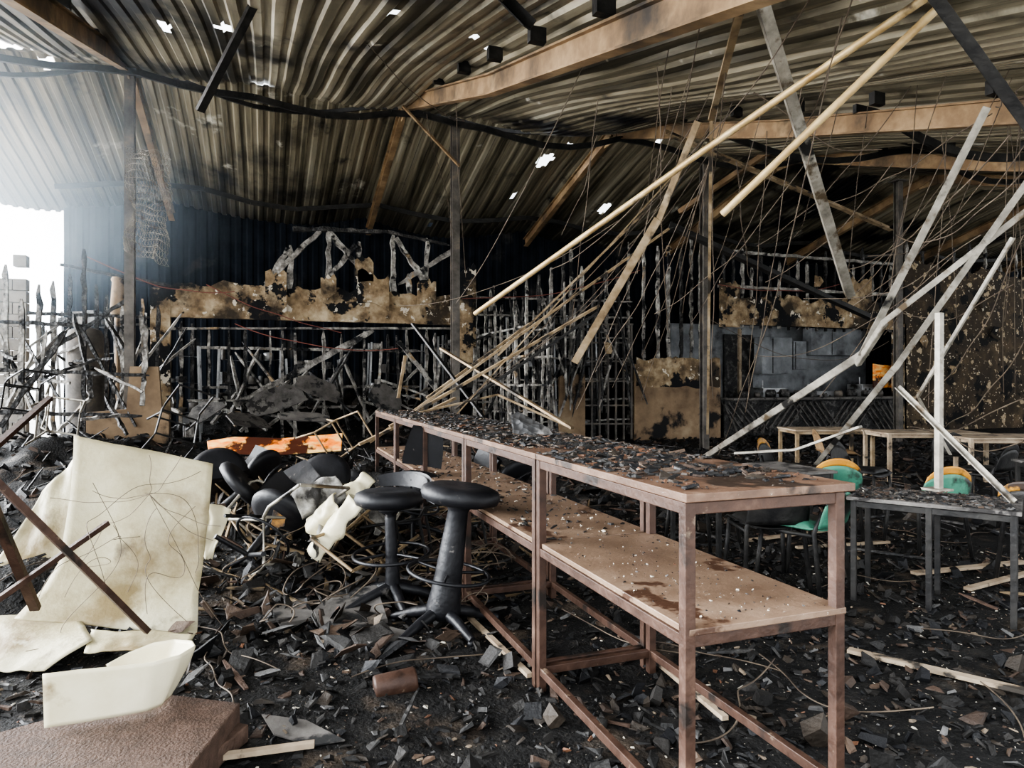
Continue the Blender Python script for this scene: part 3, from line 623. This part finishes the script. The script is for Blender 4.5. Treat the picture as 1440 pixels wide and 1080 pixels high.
w=[]
for s in range(50):
    x=random.uniform(-2,8); y=random.uniform(2.2,11); pts=[]; a=random.uniform(0,6.28)
    for k in range(6):
        x+=.2*math.cos(a); y+=.2*math.sin(a); a+=random.uniform(-1,1); pts.append(Vector((x,y,G(x,y)+random.uniform(.01,.1))))
    w.append(pts)
wires('tangled_wires',w,.0035,'wire')

# ---------------------------------------------------------------- stools
def cushion(b,M4,rx,ry,h,mi=0):
    prof=[(0,-h*.5),(.7,-h*.5),(.95,-h*.3),(1.0,0),(.95,h*.32),(.75,h*.5),(.3,h*.44),(0,h*.42)]
    b.lathe(prof,M4@Matrix.Diagonal((rx,ry,1,1)),28,mi)
def stool(px,py,d,H,lean,yaw,back=True,ring=True,pr=1.0,tilt=0):
    g=PZ(px,py,.0) if d is None else q(px,py,d); g.z=G(g.x,g.y)*.95
    M0=Matrix.Translation(g)@Matrix.Rotation(yaw,4,'Z'); ML=M0@Matrix.Translation((0,0,.08))@Matrix.Rotation(lean,4,'Y')
    b=MB()
    for k in range(5):
        a=k*1.2566+.3; dv=Vector((math.cos(a),math.sin(a),0))
        b.tube([M0@(dv*.02+Vector((0,0,.12))),M0@(dv*.18+Vector((0,0,.085))),M0@(dv*.34+Vector((0,0,.035)))],[.04,.032,.022],8,1)
        b.lathe([(0,0),(.022,0),(.025,.02),(.015,.035),(0,.035)],M0@Matrix.Translation(dv*.33),10,1)
    b.lathe([(0,.0),(.09*pr,0),(.095*pr,.05),(.082*pr,.14),(.072*pr,.3),(.066*pr,.44),(.062*pr,.5),(.055*pr,H-.12),(.07,H-.1),(.10,H-.07),(0,H-.07)],ML,20,1)
    if ring:
        MR=ML@Matrix.Translation((0,0,.26)); b.torus(.245,.011,MR,mi=1)
        for k in range(3): a=k*2.09+.5; b.tube([MR@Vector((.05*math.cos(a),.05*math.sin(a),0)),MR@Vector((.245*math.cos(a),.245*math.sin(a),0))],.009,6,1)
    cushion(b,ML@Matrix.Translation((0,0,H-.02))@Matrix.Rotation(-lean*.5+tilt,4,'Y'),.24,.215,.11,0)
    if back:
        def fb(u,v):
            t=(u-.5)*1.9; rr=.21+.03*v; return ML@Vector((rr*math.cos(t),rr*math.sin(t)*1.05,H+.02+.08*v*math.cos(t*.8)))
        b.grid(fb,14,4,0)
        def fb2(u,v):
            t=(.5-u)*1.9; rr=.235+.03*v; return ML@Vector((rr*math.cos(t),rr*math.sin(t)*1.05,H+.02+.09*v*math.cos(t*.8)))
        b.grid(fb2,14,4,0); b.tube([ML@Vector((.0,0,H-.08)),ML@Vector((.20,0,H-.07)),ML@Vector((.235,0,H+.06))],.012,6,1)
    b.obj('bar_stool',['black','blk2'])
stool(622,888,None,.75,.15,math.radians(-20),back=False,pr=1.1,tilt=.05)
stool(553,850,4.45,.64,-.06,math.radians(40),pr=.55,tilt=.08)
def tumbled(px,py,d,rot,s=1,mt='black'):
    p=q(px,py,d); Mx=Matrix.Translation(p)@rot@Matrix.Scale(s,4); b=MB()
    cushion(b,Mx,.24,.23,.10,0)
    def fb(u,v):
        t=(u-.5)*1.6; return Mx@Vector((.24+.05*v-.05*abs(u-.5),.25*math.sin(t)*(1-.25*v*v),.08+.34*v))
    b.grid(fb,12,8,0)
    def fb2(u,v):
        t=(.5-u)*1.6; return Mx@Vector((.30+.05*v-.05*abs(u-.5),.25*math.sin(t)*(1-.25*v*v),.08+.34*v))
    b.grid(fb2,12,8,0)
    b.tube([Mx@Vector((0,0,-.05)),Mx@Vector((0,0,-.4))],.03,10,1)
    for k in range(4):
        a=k*1.57; b.tube([Mx@Vector((0,0,-.38)),Mx@Vector((.26*math.cos(a),.26*math.sin(a),-.43))],.018,6,1)
    b.torus(.2,.01,Mx@Matrix.Translation((0,0,-.22)),mi=1)
    b.obj('tumbled_chair',[mt,'blk2'])
E=lambda x,y,z:Matrix.Rotation(math.radians(z),4,'Z')@Matrix.Rotation(math.radians(y),4,'Y')@Matrix.Rotation(math.radians(x),4,'X')
tumbled(345,685,5.4,E(30,40,40),1.1); tumbled(395,722,4.9,E(50,20,120),1.0); tumbled(455,672,5.9,E(-40,40,200)); tumbled(308,665,5.9,E(20,50,300),1.05); tumbled(592,678,5.4,E(10,-10,80),.9); tumbled(500,690,6.2,E(70,-30,150),.9); tumbled(370,660,6.4,E(-60,20,60),.9); tumbled(725,668,7.4,E(60,0,200),.9)
# buckled tubular chair frames in the heap
def cframe(px,py,d,rot,s=1,mt='dark'):
    p=q(px,py,d); Mx=Matrix.Translation(p)@rot@Matrix.Scale(s,4); b=MB()
    for sx in(-1,1):
        b.tube([Mx@Vector(a) for a in [(sx*.2,.28,.42),(sx*.2,.22,.05),(sx*.21,.16,0),(sx*.22,-.16,0),(sx*.23,-.2,-.04),(sx*.24,-.24,-.42)]],.012,8)
        b.tube([Mx@Vector((sx*.2,.14,0)),Mx@Vector((sx*.23,.24,-.42))],.012,8)
    for a,c in [((-.2,.28,.42),(.2,.28,.42)),((-.21,.16,0),(.21,.16,0)),((-.22,-.16,0),(.22,-.16,0)),((-.23,.2,-.25),(.23,.2,-.25))]: b.tube([Mx@Vector(a),Mx@Vector(c)],.011,8)
    b.obj('buckled_chair_frame',[mt])
for a in [(410,760,4.8,E(70,10,30),1,'galv'),(350,770,5.0,E(20,100,60)),(500,790,4.8,E(100,30,-40),.9,'tan'),(600,760,5.2,E(30,80,10)),(330,720,5.3,E(-50,40,100),1,'galv'),(520,740,5.4,E(60,-60,0),1,'galv'),(250,600,8.0,E(60,20,20)),(90,585,8.0,E(30,70,120),1,'galv'),(30,560,9.0,E(80,10,40)),(470,620,8.5,E(70,60,0),1,'tan')]: cframe(*a)
# melted sheets
def curl(b,c,L_,r,arc,rot,seed,mi=0):
    def fn(u,v):
        a=arc*(v-.5); rr=r*(1+.35*nz(u*2,v*2,seed)); p=Vector(((u-.5)*L_,rr*math.sin(a)+.04*nz(u*3,v*2,seed+5),rr*math.cos(a)+.03*nz(u*5,v*4,seed+2))); return rot@p+c
    b.grid(fn,22,14,mi)
b=MB()
for px,py,d,L_,r,arc,ro,mi in [(478,745,4.6,.46,.085,3.2,E(20,-52,-20),0),(448,700,4.9,.34,.10,2.6,E(60,-20,10),1),(500,695,5.1,.30,.09,3.0,E(0,-35,20),0),(440,760,4.6,.22,.07,2.4,E(90,-20,60),1),(520,725,5.2,.28,.09,2.4,E(50,60,20),1),(410,790,4.5,.26,.05,2.4,E(50,10,80),1),(462,725,4.7,.3,.08,2.6,E(80,-40,-40),0)]:
    curl(b,q(px,py,d),L_,r,arc,ro,px*.1,mi)
b.obj('melted_plastic_sheets',['tub','cloth'],solid=.006)
b=MB()
for px,py,d,w_,h_,ro,mi in [(390,560,13.6,1.1,.5,E(65,-15,10),0),(450,545,14,.9,.45,E(50,25,-10),1),(350,590,13,.8,.5,E(30,10,30),0),(545,560,14,.7,.5,E(70,40,0),1),(290,575,13.6,.7,.4,E(55,-30,0),0),(600,590,12.5,.6,.4,E(40,30,0),1),(430,585,12.6,.9,.4,E(20,5,0),1)]:
    c=q(px,py,d); pts=[ro@Vector((x*w_/2,y*h_/2,0))+c for x,y in [(-1,-1),(-.3,-1.1),(1,-.8),(.9,.4),(.5,1),(-.6,.9),(-1.1,.2)]]
    b.slab(pts,.02,mi)
b.obj('fallen_ceiling_boards',['dtop','grey'])
b=MB()
for pp,th in [([(440,870,4.2),(470,830,4.5),(530,822,4.5),(545,880,4.1),(455,925,3.9)],.03),([(480,905,3.9),(545,880,4.0),(580,912,3.9),(520,930,3.75)],.06),([(500,800,4.7),(560,815,4.8),(548,870,4.5),(505,860,4.5)],.03),([(380,890,4.2),(430,870,4.4),(445,905,4.1),(395,915,4.0)],.03)]:
    qs=[q(*a) for a in pp]
    for a in qs: a.z=max(a.z,G(a.x,a.y)*.8+.05)
    b.slab(qs,th)
b.obj('broken_board_slabs',['grey'],bevel=.004)
b=MB(); c=PZ(556,962,.05); b.lathe([(.0,-.1),(.055,-.1),(.06,-.09),(.06,.09),(.055,.1),(0,.1)],Matrix.Translation(c)@Matrix.Rotation(math.radians(85),4,'Y'),16); b.obj('scorched_can',['bframe'])
b=MB(); b.slab([q(291,620,9.5),q(330,614,9.6),q(400,616,9.75),q(482,609,9.9),q(480,634,9.7),q(380,641,9.4),q(293,636,9.3)],.04); b.obj('scorched_orange_panel',['orange'],bevel=.01)
b=MB(); b.slab([q(385,715,4.8),q(404,705,4.85),q(400,740,4.8),q(380,745,4.75)],.01); b.obj('orange_label_scrap',['yellow'])
b=MB()
for a,c,w_ in [((1193,914),(1460,976),.05),((278,1068),(442,1046),.03),((1285,806),(1440,790),.06),((1120,770),(1250,762),.04),((1360,828),(1445,806),.05),((660,868),(745,950),.03),((930,935),(1020,1010),.03),((1050,760),(1190,742),.05)]:
    p1=PZ(*a,.05);p2=PZ(*c,.06); b.beam(p1,p2,w_,.02)
b.obj('fallen_pale_battens',['pale'])
b=MB(); b.slab([PZ(368,1004,.05),PZ(430,1012,.05),PZ(485,1040,.05),PZ(440,1048,.04),PZ(385,1032,.04)],.006); b.obj('plaster_fragment',['grey'])
# ---------------------------------------------------------------- tables & chairs on the right
def ctable(name,p,ang,L_,W_,H,top,leg,n=2,lw=.035):
    Mx=Matrix.Translation((p.x,p.y,0))@Matrix.Rotation(ang,4,'Z'); b=MB()
    def bx(c,s,mi): b.box(Mx@Vector(c),s,mi,rz=ang)
    bx((L_/2,W_/2,H-.012),(L_+.04,W_+.04,.024),0)
    for i in range(n):
        for y in (.02,W_-.02): bx((.02+(L_-.04)*i/(n-1),y,(H-.024)/2),(lw,lw,H-.024),1)
    for y in (.02,W_-.02): bx((L_/2,y,H-.05),(L_-.05,lw*.7,.04),1)
    for x in (.02,L_-.02): bx((x,W_/2,H-.05),(lw*.7,W_-.05,.04),1)
    b.obj(name,[top,leg],bevel=.003)
p=q(1195,535,4.6); e=q(1432,535,4.05); ang=math.atan2(e.y-p.y,e.x-p.x); ctable('canteen_table',p,ang,.91,.55,.72,'dtop','dark',3)
ctable('canteen_table',q(1010,535,5.5),0.0,1.2,.7,.72,'dtop','dark')
ctable('canteen_table',q(1250,535,9.6),-.35,1.4,.7,.76,'pale','pale',2,.05)
ctable('canteen_table',q(1365,535,8.8),-.35,1.4,.7,.76,'pale','pale',2,.05)
ctable('canteen_table',q(1120,535,10.5),-.35,1.2,.7,.74,'pale','tan',2,.05)
ctable('canteen_table',q(1480,535,6.2),-.5,1.0,.6,.72,'dtop','dark')
def chair(px,d,yaw,H=.45,mb='yellow',ms='green'):
    p=q(px,535,d); g=G(p.x,p.y)*.5; Mx=Matrix.Translation((p.x,p.y,g))@Matrix.Rotation(math.radians(yaw),4,'Z'); b=MB()
    def seat(u,v):
        x=(u-.5)*.46; y=(v-.5)*.42; return Mx@Vector((x*(1-.12*v),y,H+.03*((2*u-1)**2)+ (-.03 if v<.1 else 0)))
    b.grid(seat,10,8,1)
    def pad(u,v):
        x=(u-.5)*.40; y=(v-.5)*.36-.01; e=1-max(abs(2*u-1),abs(2*v-1))**4; return Mx@Vector((x,y,H+.02+.045*e))
    b.grid(pad,10,8,1)
    def back(u,v,lo=0,hi=.62):
        vv=lo+(hi-lo)*v; t=(u-.5)*1.7; w=.25*(1-.25*max(0,vv-.5)); return Mx@Vector((w*math.sin(t)*1.15,.17+.10*math.cos(t)+.06*vv,H+.04+.30*vv*(1-.32*(2*u-1)**2)))
    b.grid(lambda u,v:back(u,v,0,.78),14,6,1); b.grid(lambda u,v:back(u,v,.78,1),14,4,0)
    for sx in(-1,1):
        b.tube([Mx@Vector((sx*.20,-.18,H)),Mx@Vector((sx*.23,-.22,0))],.012,8,2); b.tube([Mx@Vector((sx*.18,.25,H+.15)),Mx@Vector((sx*.2,.2,H)),Mx@Vector((sx*.23,.26,0))],.012,8,2)
        b.tube([Mx@Vector((sx*.2,-.18,H-.02)),Mx@Vector((sx*.2,.2,H-.02))],.011,8,2)
    b.tube([Mx@Vector((-.2,-.17,H-.02)),Mx@Vector((.2,-.17,H-.02))],.011,8,2)
    b.obj('plastic_chair',[mb,ms,'dark'],solid=.008)
chair(1300,5.9,165); chair(1165,6.4,150); chair(1125,4.9,200,mb='dark'); chair(1475,4.9,100,mb='yellow',ms='dark'); chair(1215,7.6,20,mb='dark',ms='dark'); chair(1380,7.8,190,mb='dark',ms='dark'); chair(1110,7.8,30,mb='yellow',ms='dark'); chair(1075,5.0,160,mb='dark',ms='dark'); chair(1180,9.4,60,mb='rust',ms='rust'); chair(985,6.2,200,mb='dark',ms='dark'); chair(1340,9.4,120,mb='dark',ms='dark')
pts=[];sz=[]
pa=q(1195,535,4.6)
for i in range(900):
    l=Matrix.Rotation(ang,4,'Z')@Vector((random.uniform(0,.9),random.uniform(0,.54),0)); pts.append((pa.x+l.x,pa.y+l.y,.72)); sz.append(.006+.04*random.random()**2)
chips('table_top_debris',pts,sz,[20,20,14,9,9,4,2,6,2,1],tiltv=.2)
b=MB(); b.slab([Vector((1.5,4.1,1.15)),Vector((1.72,3.95,1.15)),Vector((1.70,4.0,1.2)),Vector((1.55,4.15,1.30)),Vector((1.5,4.15,1.27))],.015); b.obj('charred_shard',['char'])

# ---------------------------------------------------------------- haze volume added under the roof to imitate glare from the open left side
hz=bpy.data.materials.new('glare_haze'); hz.use_nodes=True; nt=hz.node_tree; nt.nodes.remove(nt.nodes['Principled BSDF'])
vs_=nt.nodes.new('ShaderNodeVolumeScatter'); vs_.inputs['Color'].default_value=(.68,.85,1,1); vs_.inputs['Anisotropy'].default_value=.35
tc=nt.nodes.new('ShaderNodeTexCoord'); gr=nt.nodes.new('ShaderNodeTexGradient'); gr.gradient_type='QUADRATIC_SPHERE'; nt.links.new(tc.outputs['Object'],gr.inputs['Vector'])
mu=nt.nodes.new('ShaderNodeMath'); mu.operation='MULTIPLY'; mu.inputs[1].default_value=.20; nt.links.new(gr.outputs['Fac'],mu.inputs[0]); nt.links.new(mu.outputs[0],vs_.inputs['Density'])
nt.links.new(vs_.outputs[0],nt.nodes['Material Output'].inputs['Volume']); M['haze']=hz
b=MB(); b.lathe([(0.001,-1)]+[(math.cos(t*math.pi/12-math.pi/2),math.sin(t*math.pi/12-math.pi/2)) for t in range(1,12)]+[(0.001,1)],Matrix.Identity(4),24)
o=b.obj('glare_haze',['haze'],origin=(0,0,0)); o.location=(-5.0,11.6,5.2); o.scale=(5.4,8.0,3.9)

# ---------------------------------------------------------------- light & camera
wd=bpy.data.worlds.new('sky'); bpy.context.scene.world=wd; wd.use_nodes=True; nt=wd.node_tree; N=nt.nodes; L=nt.links
bg=N['Background']; tc=N.new('ShaderNodeTexCoord'); nm=N.new('ShaderNodeVectorMath'); nm.operation='NORMALIZE'; L.new(tc.outputs['Generated'],nm.inputs[0])
dp=N.new('ShaderNodeVectorMath'); dp.operation='DOT_PRODUCT'; dv=Vector((-.85,.36,.22)).normalized(); dp.inputs[1].default_value=dv; L.new(nm.outputs[0],dp.inputs[0])
mx=N.new('ShaderNodeMath'); mx.operation='MAXIMUM'; mx.inputs[1].default_value=0; L.new(dp.outputs['Value'],mx.inputs[0])
pw=N.new('ShaderNodeMath'); pw.operation='POWER'; pw.inputs[1].default_value=5; L.new(mx.outputs[0],pw.inputs[0])
ma=N.new('ShaderNodeMath'); ma.operation='MULTIPLY_ADD'; ma.inputs[1].default_value=54; ma.inputs[2].default_value=4.3; L.new(pw.outputs[0],ma.inputs[0]); L.new(ma.outputs[0],bg.inputs['Strength'])
bg.inputs['Color'].default_value=(.92,.96,1,1)
try: bpy.context.scene.view_settings.look='AgX - Medium High Contrast'
except Exception as ex: print(ex)
cam=bpy.data.cameras.new('camera'); co=bpy.data.objects.new('camera',cam); bpy.context.collection.objects.link(co)
co.location=(0,0,EYE); co.rotation_euler=(math.pi/2,0,-TH); cam.sensor_width=36; cam.lens=24; cam.shift_y=-5/1440; cam.clip_end=200
bpy.context.scene.camera=co
